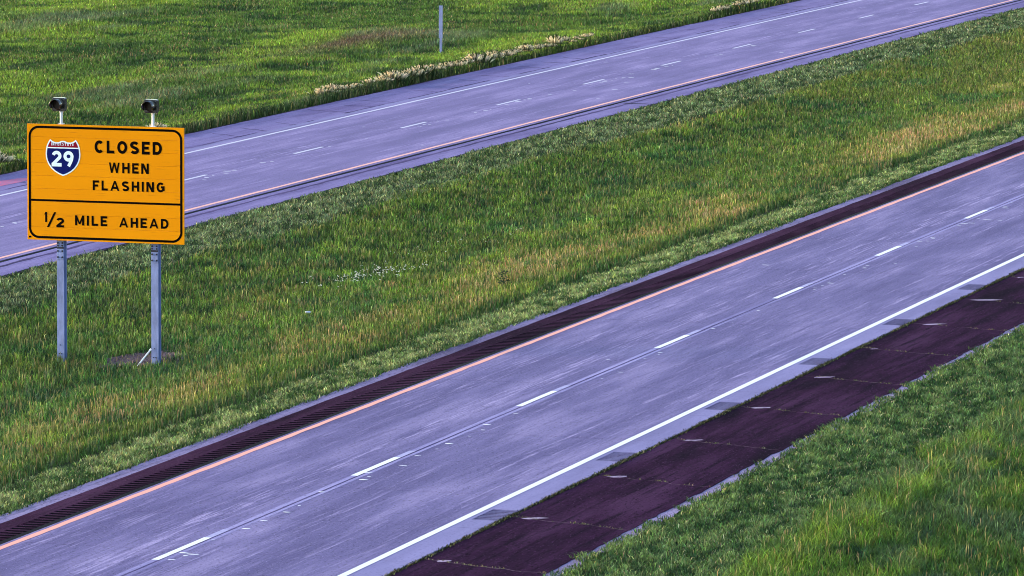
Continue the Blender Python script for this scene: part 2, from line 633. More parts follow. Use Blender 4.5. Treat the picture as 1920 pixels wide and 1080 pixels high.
# --- right shoulder of the near road: asphalt sections between skewed cracks
strip('bed', cn, -7.4, -4.76, XA, XB, 1, -.0212, M['crack_fill'], near_shoulder)
strip('bed', cn, -4.76, -4.66, XA, XB, 5, -.045, M['subbase'], near_shoulder)
CR = [109.9 + 6.1 * k + random.uniform(-.15, .15) for k in range(-8, 50)]
CR = [x for x in CR if x < XB]


def crack_x(x0, t, seed):
    # t: 0 at the slab, 1 at the grass
    return x0 - 1.05 * t + .16 * (float(vnoise(t * 9, seed * 3.1, 1, 1, seed, 3)) - .5) * 2


for i, (a, b) in enumerate(zip(CR[:-1], CR[1:])):
    n = 12
    low, up = [], []
    for j in range(n + 1):
        t = j / n
        low.append((crack_x(a, t, i) + .022, t))
        up.append((crack_x(b, t, i + 1) - .022, t))
    vs, fs = [], []
    m_ = 16
    for j in range(n + 1):
        t = j / n
        for q in range(m_ + 1):
            x = low[j][0] + (up[j][0] - low[j][0]) * q / m_
            off = -4.735 - (7.45 - 4.735) * t
            if j == n:
                off += .07 * (float(vnoise(x, 0, .45, 1, 40, 4)) - .5) * 2
            vs.append((x, float(cn(x)) + off, -.02 + .003 * float(vnoise(x, t * 3, 1.1, 1, 4, 2))))
    W = m_ + 1
    for j in range(n):
        for q in range(m_):
            fs.append((j * W + q, j * W + q + 1, (j + 1) * W + q + 1, (j + 1) * W + q))
    # skirts
    per = [q for q in range(W)] + [j * W + m_ for j in range(1, n + 1)] + [n * W + q for q in range(m_ - 1, -1, -1)] + [j * W for j in range(n - 1, 0, -1)]
    base = len(vs)
    vs += [(vs[p][0], vs[p][1], -.06) for p in per]
    for q in range(len(per)):
        q2 = (q + 1) % len(per)
        fs.append((per[q], base + q, base + q2, per[q2]))
    link('asphalt_section', mesh_from('asphalt_section', vs, fs), M['asphalt'], near_shoulder)

# pale spalled patches at the slab end of the cracks
for i, a in enumerate(CR):
    if not 85 < a < 200:
        continue
    rr = random.Random(i + 5)
    ln = rr.uniform(.4, .95)
    if i % 3 == 1:
        ln *= .5
    n = 9
    v = [(0, 0, 0)]
    x0, o0 = a - .15, -4.98 - ln / 2
    pts = []
    for j in range(n):
        t = 2 * math.pi * j / n
        r = rr.uniform(.6, 1.1)
        pts.append((x0 + .17 * r * math.cos(t) - .42 * (ln / 2) * math.sin(t), o0 + ln / 2 * r * math.sin(t) * (1 if j % 3 else .8)))
    v = [(x0, float(cn(x0)) + o0, -.010)] + [(px, float(cn(px)) + po, -.0145) for px, po in pts]
    link('spall_patch', mesh_from('spall_patch', v, [(0, j + 1, (j + 1) % n + 1) for j in range(n)]), M['spall'], near_shoulder)

# gravel verges
tag(strip('gravel_verge', cn, -7.74, -7.3, XA, XB, .15, -.030, M['pale_gravel'], jag0=.10, seed=31), kind='structure')
tag(strip('gravel_verge', cn, 4.60, 5.10, XA, XB, .3, -.030, M['pale_gravel'], jag1=.08, seed=32), kind='structure')
tag(strip('gravel_verge', cf, -5.75, -5.4, XA, XB, .3, -.030, M['subbase'], jag0=.12, seed=33), kind='structure')
tag(strip('gravel_verge', cf, 6.4, 6.72, XA, XB, .3, -.030, M['subbase'], jag1=.08, seed=34), kind='structure')

# --- far road
JF = [99.0 + 6.1 * k for k in range(0, 53)]
JF = [XA + .01] + [x for x in JF if XA + 1 < x < XB]
for a, b in zip(JF[:-1], JF[1:]):
    slab('concrete_slab', cf, 0.01, 3.93, a, b, M['far_concrete'], far_road, n=3)
    slab('concrete_slab', cf, -4.05, -0.01, a, b, M['far_concrete'], far_road, n=3)
far_outer = tag(empty('far_shoulder'), kind='structure')
far_inner = tag(empty('far_inner_shoulder'), kind='structure')
strip('bed', cf, 3.9, 6.5, XA, XB, 5, -.05, M['subbase'], far_outer)
strip('bed', cf, -5.5, -4.0, XA, XB, 5, -.05, M['subbase'], far_inner)
CF = [98 + 6.1 * k for k in range(0, 53)]
CF = [XA + .1] + [x for x in CF if XA + 1 < x < XB]
for i, (a, b) in enumerate(zip(CF[:-1], CF[1:])):
    sk = .4
    for (o0, o1, par, jj) in ((4.02, 6.58, far_outer, (0, .05)), (-5.55, -4.14, far_inner, (.05, 0))):
        nn = 24
        X = np.linspace(0, 1, nn + 1)
        vs = []
        for row, (oo, jg) in enumerate(((o0, jj[0]), (o1, jj[1]))):
            for t in X:
                x = a + (b - a) * t + (-.9 if par is far_outer and row == 0 else 0)
                x += (.012 if t == 0 else -.012 if t == 1 else 0)
                off = oo + (jg * (float(vnoise(x, 0, .8, 1, 60, 4)) - .5) * 2 if jg else 0)
                vs.append((x, float(cf(x)) + off, -.02))
        vs += [(p[0], p[1], -.06) for p in vs]
        w = nn + 1
        fs = [(q, q + 1, w + q + 1, w + q) for q in range(nn)]
        fs += [(q + 1, q, 2 * w + q, 2 * w + q + 1) for q in range(nn)]
        fs += [(w + q, w + q + 1, 3 * w + q + 1, 3 * w + q) for q in range(nn)]
        fs += [(0, w, 3 * w, 2 * w), (w - 1, 3 * w - 1, 4 * w - 1, 2 * w - 1)]
        link('asphalt_section', mesh_from('asphalt_section', vs, fs), M['far_asphalt'], par)
strip('seal_and_shade', cf, -4.19, -4.05, XA, XB, .4, -.014, M['tar_and_shade'], far_inner, jag0=.02, seed=10, thick=.03)  # dark joint, with shade of the far slab's drop painted in
strip('rumble_band', cf, -4.66, -4.50, XA, XB, .3, -.0165, M['far_dark'], far_inner, jag0=.07, jag1=.07, seed=13)
strip('edge_band', cf, 3.935, 4.22, XA, XB, .5, -.006, M['concrete_edge'], far_outer, jag1=.03, seed=14, thick=.03)
rj = random.Random(77)
x0 = 140.0
while x0 < 330:
    ln = rj.uniform(3, 6.5)
    oo = rj.uniform(4.28, 4.36)
    strip('crack_seal', cf, oo, oo + rj.uniform(.05, .12), x0, x0 + ln, .2, -.0165, M['far_dark'], far_outer, jag0=.06, jag1=.06, seed=int(x0))
    x0 += ln + rj.uniform(.3, 4)
x0 = 150.0
while x0 < 320:
    cw = rj.uniform(.06, .16)
    sk = rj.uniform(-1.2, -.4)
    e1 = rj.uniform(5.2, 6.5)
    vs = []
    for q in range(9):
        t = q / 8
        xx = x0 + sk * (1 - t) + .25 * (float(vnoise(t * 5, x0, 1, 1, 3, 2)) - .5)
        vs += [(xx, float(cf(xx)) + 4.25 + (e1 - 4.25) * t, -.0165), (xx + cw, float(cf(xx)) + 4.25 + (e1 - 4.25) * t, -.0165)]
    link('crack_seal', mesh_from('crack_seal', vs, [(2 * q, 2 * q + 1, 2 * q + 3, 2 * q + 2) for q in range(8)]), M['far_dark'], far_outer)
    x0 += rj.choice((3.05, 6.1)) + rj.uniform(-.3, .3)
for x0 in (218.2, 283.0):
    X = [x0 + .05 * t for t in range(3)]
    link('crack_seal', mesh_from('crack_seal', [(x0, float(cf(x0)) - 4.35, -.0155), (x0 + .22, float(cf(x0)) - 4.35, -.0155),
         (x0 + .1, float(cf(x0)) - 5.55, -.0155), (x0 - .15, float(cf(x0)) - 5.55, -.0155)], [(0, 1, 2, 3)]), M['tar_and_shade'], far_inner)
for x0, x1 in ends:
    strip('asphalt_section', cf, 3.95, 6.58, x0, x1, 40, -.02, M['far_asphalt'], far_outer, thick=.05)
    strip('asphalt_section', cf, -5.55, -4.07, x0, x1, 40, -.02, M['far_asphalt'], far_inner, thick=.05)

# pale chips on the pavement beside the lane lines
chip_me = []
for i in range(4):
    rr = random.Random(i)
    n = 8
    v = [(0, 0, .004)]
    for j in range(n):
        t = 2 * math.pi * j / n
        r = rr.uniform(.6, 1)
        v.append((.055 * r * math.cos(t), .13 * r * math.sin(t), 0))
    chip_me.append(mesh_from('chip', v, [(0, j + 1, (j + 1) % n + 1) for j in range(n)]))
    chip_me[-1].materials.append(M['white'])
rr = random.Random(3)
for k in range(64):
    x = rr.uniform(101, 185)
    o = -.28 + rr.gauss(0, .10) if rr.random() < .88 else rr.uniform(-3.6, 3.2)
    s = rr.uniform(.6, 1.3) * (1 if k % 3 else .6)
    q = link('pavement_chip', chip_me[k % 4], None, near_road, (x, float(cn(x)) + o, .006))
    q.scale = (s, s * rr.uniform(.5, 1.1), 1)
for k in range(80):
    x = rr.uniform(155, 262)
    o = -.35 + rr.gauss(0, .12) if rr.random() < .8 else rr.uniform(-3.4, 3.2)
    s = rr.uniform(.5, 1.3)
    q = link('pavement_chip', chip_me[k % 4], None, far_road, (x, float(cf(x)) + o, .006))
    q.scale = (s * 1.3, s * rr.uniform(.6, 1.3), 1)

# flat pink red patch at the left edge of the picture, on the far shoulder
mt, N, L, b = new_mat('red_patch', .7, .3)
geo = N.new('ShaderNodeNewGeometry')
fr = ramp(N, L, noise(N, L, geo.outputs['Position'], 7, 4, .7), [(.35, (.22, .14, .30)), (.62, (.55, .07, .18))])
L.new(fr, b.inputs['Base Color'])
rr = random.Random(9)
n = 14
v = [(176.6, float(cf(176.6)) + 5.35, -.014)]
for j in range(n):
    t = 2 * math.pi * j / n
    r = rr.uniform(.75, 1.1)
    v.append((176.6 + 2.5 * r * math.cos(t), float(cf(176.6)) + 5.35 + .50 * r * math.sin(t), -.0145))
o = link('red_patch', mesh_from('red_patch', v, [(0, j + 1, (j + 1) % n + 1) for j in range(n)]), mt)
tag(o, 'flat pinkish red patch on the far shoulder left of the orange sign', 'stain')

# ------------------------------------------------------------------ the sign
SX = 135.117
sign = empty('road_sign', (SX, 51.76, -.53))
tag(sign, 'large orange sign reading CLOSED WHEN FLASHING half mile ahead on two steel posts', 'road sign')


def sp(o):          # children keep world coordinates
    o.location = Vector(o.location) - sign.location
    return o


PANX = SX - .14      # front face of the panel
YL, YR, ZT, ZB = 53.862, 49.655, 5.505, 2.570
PW, PH = YL - YR, ZT - ZB
npl = 9
hp = PH / npl
for i in range(npl):
    z1 = ZT - i * hp - (.0015 if i else 0)
    z0 = ZT - (i + 1) * hp + (.0015 if i < npl - 1 else 0)
    me = mesh_from('panel_plank', *box_data(PANX, PANX + .045, YR, YL, z0, z1))
    bevel_mesh(me, .0025)
    sp(link('panel_plank', me, M['orange'], sign))


def P(u, v, lift=.003):
    return (PANX - lift, YL - u * PW, ZT - v * PH)


def rounded(x0, x1, y0, y1, r, n=10):
    pts = []
    for cx, cy, a0 in ((x1 - r, y0 + r, -90), (x1 - r, y1 - r, 0), (x0 + r, y1 - r, 90), (x0 + r, y0 + r, 180)):
        for i in range(n + 1):
            a = math.radians(a0 + 90 * i / n)
            pts.append((cx + r * math.cos(a), cy + r * math.sin(a)))
    return pts


def ring(name, outer, inner, mat, lift):
    n = len(outer)
    vs = [(PANX - lift, YL - x, ZT - y) for x, y in outer + inner]
    fs = [(i, (i + 1) % n, n + (i + 1) % n, n + i) for i in range(n)]
    return sp(link(name, mesh_from(name, vs, fs), mat, sign))


bi, bw = .040, .060
ring('border', rounded(bi, PW - bi, bi + .006, PH - bi, .27), rounded(bi + bw, PW - bi - bw, bi + .006 + bw, PH - bi - bw, .21), M['dark'], .003)
zd = .656 * PH
sp(link('divider_line', mesh_from('divider_line', [(PANX - .003, YL - x, ZT - y) for x, y in
   ((bi + bw - .001, zd - .026), (PW - bi - bw + .001, zd - .026), (PW - bi - bw + .001, zd + .026), (bi + bw - .001, zd + .026))], [(0, 1, 2, 3)]), M['dark'], sign))


# stroke lettering: cap height 1, origin at the baseline's left, y up
def arc(cx, cy, rx, ry, a0, a1, n=14):
    return [(cx + rx * math.cos(math.radians(a0 + (a1 - a0) * i / n)), cy + ry * math.sin(math.radians(a0 + (a1 - a0) * i / n))) for i in range(n + 1)]


T = .225
h_ = T / 2
GL = {
    'C': (.80, [('p', arc(.42, .5, .42 - h_, .5 - h_, 48, 312, 20))]),
    'O': (.86, [('c', arc(.43, .5, .43 - h_, .5 - h_, 0, 360, 26)[:-1])]),
    'L': (.66, [('p', [(h_, 1), (h_, h_), (.66, h_)])]),
    'S': (.76, [('p', arc(.38, .71, .38 - h_, .29 - h_, 25, 250, 14)[:-1] + [(.38, .5)] + arc(.38, .29, .38 - h_, .29 - h_, 70, -155, 14)[1:])]),
    'E': (.68, [('p', [(.68, 1 - h_), (h_, 1 - h_), (h_, h_), (.68, h_)]), ('b', (T, .60, .5 - h_, .5 + h_))]),
    'F': (.66, [('p', [(.66, 1 - h_), (h_, 1 - h_), (h_, 0)]), ('b', (T, .57, .48 - h_, .48 + h_))]),
    'D': (.80, [('c', [(h_, h_), (.36, h_)] + arc(.36, .5, .44 - h_, .5 - h_, -90, 90, 16)[1:-1] + [(.36, 1 - h_), (h_, 1 - h_)])]),
    'H': (.78, [('b', (0, T, 0, 1)), ('b', (.78 - T, .78, 0, 1)), ('b', (T, .78 - T, .5 - h_, .5 + h_))]),
    'I': (T, [('b', (0, T, 0, 1))]),
    'N': (.80, [('b', (0, T, 0, 1)), ('b', (.80 - T, .80, 0, 1)), ('d', (T * .05, 1, .80 - T * 1.15, 0, T * 1.1))]),
    'M': (.94, [('b', (0, T, 0, 1)), ('b', (.94 - T, .94, 0, 1)), ('d', (.03, 1, .47 - .085, .12, .17)), ('d', (.94 - .20, 1, .47 - .085, .12, .17))]),
    'W': (1.12, [('d', (0, 1, .20, 0, .18)), ('d', (.47, 1, .20, 0, .18)), ('d', (.47, 1, .74, 0, .18)), ('d', (.94, 1, .74, 0, .18))]),
    'A': (.94, [('d', (.38, 1, 0, 0, .19)), ('d', (.38, 1, .75, 0, .19)), ('b', (.22, .72, .20, .20 + T * .9))]),
    'G': (.84, [('p', arc(.42, .5, .42 - h_, .5 - h_, 45, 345, 22)), ('b', (.46, .84, .40, .40 + T)), ('b', (.84 - T, .84, .14, .40))]),
    'T': (.70, [('b', (0, .70, 1 - T, 1)), ('b', (.35 - h_, .35 + h_, 0, 1 - T))]),
    'R': (.76, [('b', (0, T, 0, 1)), ('p', [(T, 1 - h_), (.44, 1 - h_)] + arc(.44, .74, .30 - h_, .26 - h_, 90, -90, 10)[1:-1] + [(.44, .48 + h_ - .0), (T, .48 + h_)]), ('d', (.33, .5, .56, 0, .2))]),
    '1': (.34, [('b', (.34 - T, .34, 0, 1)), ('d', (.14, 1, 0, .74, .17))]),
    '2': (.70, [('p', arc(.35, .67, .35 - h_, .33 - h_, 165, -22, 14) + [(.09, h_ + .02)]), ('b', (0, .70, 0, T))]),
    '9': (.72, [('c', arc(.36, .66, .36 - h_, .34 - h_, 0, 360, 22)[:-1]), ('p', [(.72 - h_, .66), (.68 - h_ * .9, .46), (.60 - h_, .26), (.36, .03)])]),
    '/': (.62, [('d', (.62 - .15, 1, 0, 0, .15))]),
}


def stroke_poly(pts, t, closed):
    n = len(pts)
    L_, R_ = [], []
    for i in range(n):
        a = Vector(pts[(i - 1) % n]) if (closed or i > 0) else None
        b = Vector(pts[i])
        c = Vector(pts[(i + 1) % n]) if (closed or i < n - 1) else None
        if a is None:
            d = (c - b).normalized()
            nrm, k = Vector((-d.y, d.x)), 1
        elif c is None:
            d = (b - a).normalized()
            nrm, k = Vector((-d.y, d.x)), 1
        else:
            d1, d2 = (b - a).normalized(), (c - b).normalized()
            n1, n2 = Vector((-d1.y, d1.x)), Vector((-d2.y, d2.x))
            nrm = (n1 + n2).normalized()
            k = 1 / max(.5, nrm.dot(n1))
        L_.append(b + nrm * t / 2 * k)
        R_.append(b - nrm * t / 2 * k)
    q = n if closed else n - 1
    return L_ + R_, [(i, (i + 1) % n, n + (i + 1) % n, n + i) for i in range(q)]


def glyph(ch, tw=1.0):
    w, ss = GL[ch]
    out = []
    for kind, d in ss:
        if kind in 'pc':
            out.append(stroke_poly(d, T * tw, kind == 'c'))
        elif kind == 'b':
            x0, x1, y0, y1 = d
            out.append(([Vector((x0, y0)), Vector((x1, y0)), Vector((x1, y1)), Vector((x0, y1))], [(0, 1, 2, 3)]))
        else:
            x0, y0, x1, y1, t = d
            out.append(([Vector((x0, y0)), Vector((x0 + t, y0)), Vector((x1 + t, y1)), Vector((x1, y1))], [(0, 1, 2, 3)]))
    return w, out


def word(text, u0, u1, v0, v1, mat, lift=.004, name='letter', parent=None, gap=.26, bold=1.0):
    """lettering spread from u0 to u1 and v0 to v1 of the panel; each letter is a part"""
    hgt = (v1 - v0) * PH
    tot = sum(GL[c][0] for c in text) + gap * (len(text) - 1)
    sx = (u1 - u0) * PW / tot
    x = u0 * PW
    for c in text:
        w, st = glyph(c, bold)
        mb = MB()
        for k, (vs, fs) in enumerate(st):
            mb.add([(PANX - lift - .0004 * k, YL - (x + p.x * sx), ZT - (v1 * PH - p.y * hgt)) for p in vs], fs)
        o = link(name, mb.mesh('letter'), mat, parent or sign)
        sp(o)
        x += (w + gap) * sx


word('CLOSED', .433, .861, .127, .236, M['dark'], bold=1.05)
word('WHEN', .524, .778, .313, .403, M['dark'])
word('FLASHING', .420, .878, .471, .557, M['dark'])
word('1', .108, .127, .757, .845, M['dark'])
word('/', .125, .186, .757, .888, M['dark'])
word('2', .186, .236, .803, .886, M['dark'])
word('MILE', .306, .512, .778, .864, M['dark'])
word('AHEAD', .588, .902, .784, .868, M['dark'])
# small dark mark in the lower left corner
sp(link('sticker', mesh_from('sticker', [P(.008, .968), P(.024, .966), P(.026, .982), P(.010, .984)], [(0, 1, 2, 3)]), M['dark'], sign))

# interstate shield
shield = sp(link('shield', mesh_from('shield', [(0, 0, 0), (0, 0, .001), (0, .001, 0)], [(0, 1, 2)]), M['white_print'], sign))


def shield_outline(k=0.0):
    # half outline, x from 0 outwards (0..1), y 0 top .. 1 bottom
    half = [(0, .035), (.10, .040), (.25, .075), (.42, .080), (.58, .055), (.74, .0), (.82, .055), (.90, .13), (.955, .21), (.985, .30), (1.0, .40), (.985, .50),
            (.93, .60), (.83, .70), (.68, .80), (.48, .885), (.25, .95), (0, 1.0)]
    return [(x, y) for x, y in half] + [(-x, y) for x, y in half[-2:0:-1]]


SU0, SU1, SV0, SV1 = .1195, .3420, .129, .443
scx, scy = (SU0 + SU1) / 2 * PW, (SV0 + SV1) / 2 * PH
shw, shh = (SU1 - SU0) / 2 * PW, (SV1 - SV0) / 2 * PH


def shp(pts, lift):
    return [(PANX - lift, YL - x, ZT - y) for x, y in pts]


base = [(scx + x * shw, SV0 * PH + y * 2 * shh) for x, y in shield_outline()]


def inset(pts, d):
    n = len(pts)
    out = []
    for i in range(n):
        a, b, c = Vector(pts[i - 1]), Vector(pts[i]), Vector(pts[(i + 1) % n])
        d1, d2 = (b - a).normalized(), (c - b).normalized()
        n1, n2 = Vector((-d1.y, d1.x)), Vector((-d2.y, d2.x))
        nn = (n1 + n2).normalized()
        out.append(tuple(b + nn * d / max(.6, nn.dot(n1))))
    return out


inn = inset(base, .034)
me = bpy.data.meshes.new('shield')
me.from_pydata(shp(base, .0035), [], [tuple(range(len(base)))])
me.materials.append(M['white_print'])
shield.data = me
yb = .196 * PH


def clip(pts, y, above):
    out = []
    n = len(pts)
    for i in range(n):
        a, b = pts[i], pts[(i + 1) % n]
        ia = a[1] < y if above else a[1] > y
        ib = b[1] < y if above else b[1] > y
        if ia:
            out.append(a)
        if ia != ib:
            t = (y - a[1]) / (b[1] - a[1])
            out.append((a[0] + (b[0] - a[0]) * t, y))
    return out


top = clip(inn, yb, True)
bot = clip(inn, yb + .030, False)
for nm, pts, mt in (('shield_crown', top, 'red_print'), ('shield_field', bot, 'blue_print')):
    link(nm, mesh_from(nm, shp(pts, .0055), [tuple(range(len(pts)))]), M[mt], shield)
word('29', .158, .299, .226, .362, M['white_print'], lift=.0075, name='numeral', parent=shield, gap=.13, bold=.95)
word('INTERSTATE', .156, .299, .155, .182, M['white_print'], lift=.0075, name='letter', parent=shield, gap=.42, bold=.62)
for c in shield.children:
    c.location = (0, 0, 0)

# posts
for py in (53.029, 50.491):
    zb = -.75
    fw, dp, tf, tw = .095, .20, .016, .014
    xf = SX
    mb = MB()
    mb.box(xf, xf + tf, py - fw, py + fw, zb, 5.2)
    mb.box(xf + dp - tf, xf + dp, py - fw, py + fw, zb, 5.2)
    mb.box(xf + tf, xf + dp - tf, py - tw / 2, py + tw / 2, zb, 5.2)
    post = sp(link('post', mb.mesh('post'), M['galv'], sign))
    # hinge plate below the panel with bolts and the saw cut
    zt = 2.545
    pl = MB()
    pl.box(xf - .014, xf - .001, py - fw + .006, py + fw - .006, zt - .15, zt + .1)
    pl.box(xf - .014, xf - .001, py - fw + .006, py + fw - .006, zt - .47, zt - .20)
    o = link('hinge_plate', bevel_mesh(pl.mesh('hinge_plate'), .002), M['galv'], post)
    o2 = MB()
    o2.box(xf - .006, xf - .0005, py - fw + .001, py + fw - .001, zt - .199, zt - .151)
    link('saw_cut', o2.mesh('saw_cut'), M['bolt'], post)
    for dz in (-.05, -.115, -.255, -.41):
        for s in (-1, 1):
            if dz == -.05 and False:
                continue
            q = MB()
            q.tube((xf - .032, py + s * .062, zt + dz), (xf - .0135, py + s * .06, zt + dz), .025, 6)
            link('bolt', q.mesh('bolt'), M['bolt'], post)
    for dz, ss in ((.42, (0.01,)), (.20, (-.03, .035)), (.02, (-.06, .04))):
        for s in ss:
            q = MB()
            q.tube((xf - .018, py + s, -.52 + dz), (xf - .0005, py + s, -.52 + dz), .014, 6)
            link('bolt', q.mesh('bolt'), M['bolt'], post)

# beacons: one thing each, standing on the panel's top edge
for py, zc, lab in ((52.983, 6.005, 'left'), (50.520, 6.022, 'right')):
    b0 = empty('flashing_beacon', (SX - .02, py, ZT))
    tag(b0, 'unlit black flashing beacon on a short pipe above the %s end of the orange sign' % lab, 'beacon', 'beacons on top of the orange sign')

    def ch(name, me, mat, parent=b0, off=b0.location.copy()):
        o = link(name, me, mat, parent)
        if parent is b0:
            o.location = -off
        return o
    yo = py + (.045 if lab == 'left' else .035)
    q = MB()
    q.tube((SX - .02, py, ZT - .04), (SX - .02, py, zc - .16), .036, 14)
    ch('pipe', q.mesh('pipe'), M['galv_light'])
    q = MB()
    q.tube((SX - .02, py, zc - .20), (SX - .02, py, zc - .155), .052, 14)
    ch('flange', q.mesh('flange'), M['galv_light'])
    q = MB()
    q.box(SX - .09, SX + .05, py - .07, py + .07, ZT + .0005, ZT + .012)
    ch('foot_plate', q.mesh('foot_plate'), M['galv_light'])
    q = MB()
    q.box(SX - .12, SX + .06, yo - .172, yo + .172, zc - .172, zc + .172)
    me = bevel_mesh(q.mesh('housing'), .02, 3)
    hs = ch('housing', me, M['lamp_black'])
    # visor: open tunnel of a little over half a turn, facing the traffic
    n = 28
    vs, fs = [], []
    r0, r1 = .150, .142
    for i in range(n + 1):
        a = math.radians(-40 + 260 * i / n)
        s, c = math.sin(a), math.cos(a)
        ln = .27 - .10 * max(0, -s)
        for rr_, xx in ((r0, 0), (r0 * .96, ln), (r1 * .96, ln), (r1, 0)):
            vs.append((SX - .118 - xx, yo + rr_ * c, zc + rr_ * s))
    for i in range(n):
        for k in range(4):
            a, b = i * 4 + k, i * 4 + (k + 1) % 4
            fs.append((a, b, b + 4, a + 4))
    fs += [(0, 3, 2, 1), (n * 4, n * 4 + 1, n * 4 + 2, n * 4 + 3)]
    o = ch('visor', mesh_from('visor', vs, fs), M['lamp_black'])
    for pp in o.data.polygons:
        pp.use_smooth = True
    q = MB()
    q.tube((SX - .1205, yo, zc), (SX - .135, yo, zc), .138, 28, r2=.11)
    ch('lens', q.mesh('lens'), M['lens'])

# white pipe leaning at the foot of the right post
q = MB()
q.tube((134.7, 50.80, -.50), (135.05, 50.60, -.14), .020, 10)
q.tube((135.05, 50.60, -.14), (135.08, 50.58, -.11), .026, 10)
o = link('white_stake', q.mesh('white_stake'), M['white_pipe'])
tag(o, 'thin white stake leaning against the foot of the right sign post', 'stake')

# bare gravel patch round the right post
rr = random.Random(12)
n = 60
v = [(136.2, 51.15, float(terrain(136.2, 51.15)) - .004)]
for j in range(n):
    t = 2 * math.pi * j / n
    r = 1 + .25 * math.sin(3 * t + 1) + rr.uniform(-.2, .12)
    x, y = 136.2 + 1.9 * r * math.cos(t), 51.2 + 1.0 * r * math.sin(t)
    v.append((x, y, float(terrain(x, y)) + .002))
o = link('gravel_patch', mesh_from('gravel_patch', v, [(0, j + 1, (j + 1) % n + 1) for j in range(n)]), M['patch_gravel'])
tag(o, kind='structure')
mb = MB()
for k in range(1800):
    t, r = rr.uniform(0, 6.283), math.sqrt(rr.random())
    x, y, s = 136.2 + 1.65 * r * math.cos(t), 51.15 + 1.0 * r * math.sin(t), rr.uniform(.012, .035)
    z = float(terrain(x, y)) + .012
    w = [rr.uniform(.7, 1.2) for _ in range(5)]
    mb.add([(x - s * w[0], y - s * w[1], z), (x + s * w[1], y - s * w[2], z), (x + s * w[2], y + s * w[3], z), (x - s * w[3], y + s * w[0], z), (x, y, z + s * w[4])],
           [(0, 1, 4), (1, 2, 4), (2, 3, 4), (3, 0, 4)])
o = link('gravel_stones', mb.mesh('gravel_stones'), M['patch_gravel'])
tag(o, 'loose purplish gravel around the foot of the right sign post', 'gravel', kind='stuff')

# post by the far field
fx, fy = 253.3, 80.54
fz = float(terrain(fx, fy))
fp = empty('marker_post', (fx, fy, fz))
tag(fp, 'slim grey metal marker post standing in the far grass beyond the far shoulder', 'post')
q = MB()
q.box(-.02, .0, -.055, .055, -.2, 2.2)
q.box(.0, .045, -.055, -.035, -.2, 2.2)
q.box(.0, .045, .035, .055, -.2, 2.2)
link('channel', q.mesh('channel'), M['galv'], fp)
q = MB()
q.box(-.03, -.021, -.09, .09, .75, 2.25)
link('marker_plate', bevel_mesh(q.mesh('marker_plate'), .003), M['galv'], fp)

# ------------------------------------------------------------------ grass
Fv, Rv, Uv = np.array(F), np.array(R), np.array(U)


def project(x, y, z):
    v = np.stack([x, y, z - CAMZ], 1)
    d = v @ Fv
    return 960 + FPX * (v @ Rv) / d, 540 - FPX * (v @ Uv) / d, d


def scatter(cfun, x0, x1, o0, o1, dens, margin=110):
    """random points between two offsets, only where the picture (and some margin) reaches"""
    n = int((x1 - x0) * (o1 - o0) * dens)
    x = RNG.uniform(x0, x1, n)
    o = RNG.uniform(o0, o1, n)
    y = cfun(x) + o
    z = terrain(x, y)
    u, v, d = project(x, y, z)
    keep = (u > -margin) & (u < 1920 + margin) & (v > -margin) & (v < 1080 + margin * .9)
    keep &= RNG.uniform(0, 1, n) < np.clip((125 / d) ** 1.25, 0, 1)
    return x[keep], y[keep], z[keep], o[keep], d[keep]


def blades(name, x, y, z, hgt, wid, lean, col, tip=None, head=None, head_col=None):
    """every blade is three triangles: two for the lower part and one for the tip"""
    n = len(x)
    az = RNG.uniform(0, 2 * np.pi, n)
    fx_, fy_ = np.cos(az), np.sin(az)
    la = RNG.uniform(0, 2 * np.pi, n)
    lx = np.cos(la) * lean * hgt
    ly = np.sin(la) * lean * hgt
    V = np.zeros((n, 5, 3), np.float32)
    midf = .55 if head is None else .72
    wb = wid * (.8 if head is None else .3)
    wm = wid * (.75 if head is None else 1.0)
    V[:, 0] = np.stack([x - fx_ * wb / 2, y - fy_ * wb / 2, z - .02], 1)
    V[:, 1] = np.stack([x + fx_ * wb / 2, y + fy_ * wb / 2, z - .02], 1)
    mx, my, mz = x + lx * .35, y + ly * .35, z + hgt * midf
    V[:, 2] = np.stack([mx + fx_ * wm / 2, my + fy_ * wm / 2, mz], 1)
    V[:, 3] = np.stack([mx - fx_ * wm / 2, my - fy_ * wm / 2, mz], 1)
    V[:, 4] = np.stack([x + lx, y + ly, z + hgt * (1 - .35 * lean)], 1)
    base = (np.arange(n) * 5)[:, None]
    T3 = np.concatenate([base + [0, 1, 2], base + [0, 2, 3], base + [3, 2, 4]], 1).reshape(-1)
    me = bpy.data.meshes.new(name)
    me.vertices.add(n * 5)
    me.vertices.foreach_set('co', V.reshape(-1))
    me.loops.add(len(T3))
    me.loops.foreach_set('vertex_index', T3.astype(np.int32))
    me.polygons.add(len(T3) // 3)
    me.polygons.foreach_set('loop_start', np.arange(0, len(T3), 3, dtype=np.int32))
    me.update(calc_edges=True)
    C4 = np.ones((n, 5, 4), np.float32)
    C4[:, :, :3] = col[:, None, :]
    if head_col is not None:
        C4[:, 2:, :3] = head_col[:, None, :]
    at = me.color_attributes.new('Col', 'FLOAT_COLOR', 'POINT')
    at.data.foreach_set('color', C4.reshape(-1))
    me.materials.append(M['grass'])
    o = bpy.data.objects.new(name, me)
    COL.objects.link(o)
    return o


def lerp(a, b, t):
    t = np.clip(t, 0, 1)[:, None]
    a, b = np.atleast_2d(a), np.atleast_2d(b)
    return a * (1 - t) + b * t


def tolerate(col, amt=.35):
    n = len(col)
    k = np.exp(RNG.normal(0, amt, n))[:, None]
    hue = RNG.normal(0, .12, (n, 3))
    return np.clip(col * k * (1 + hue), .002, 1)


def smooth(a, b, t):
    t = np.clip((t - a) / (b - a), 0, 1)
    return t * t * (3 - 2 * t)


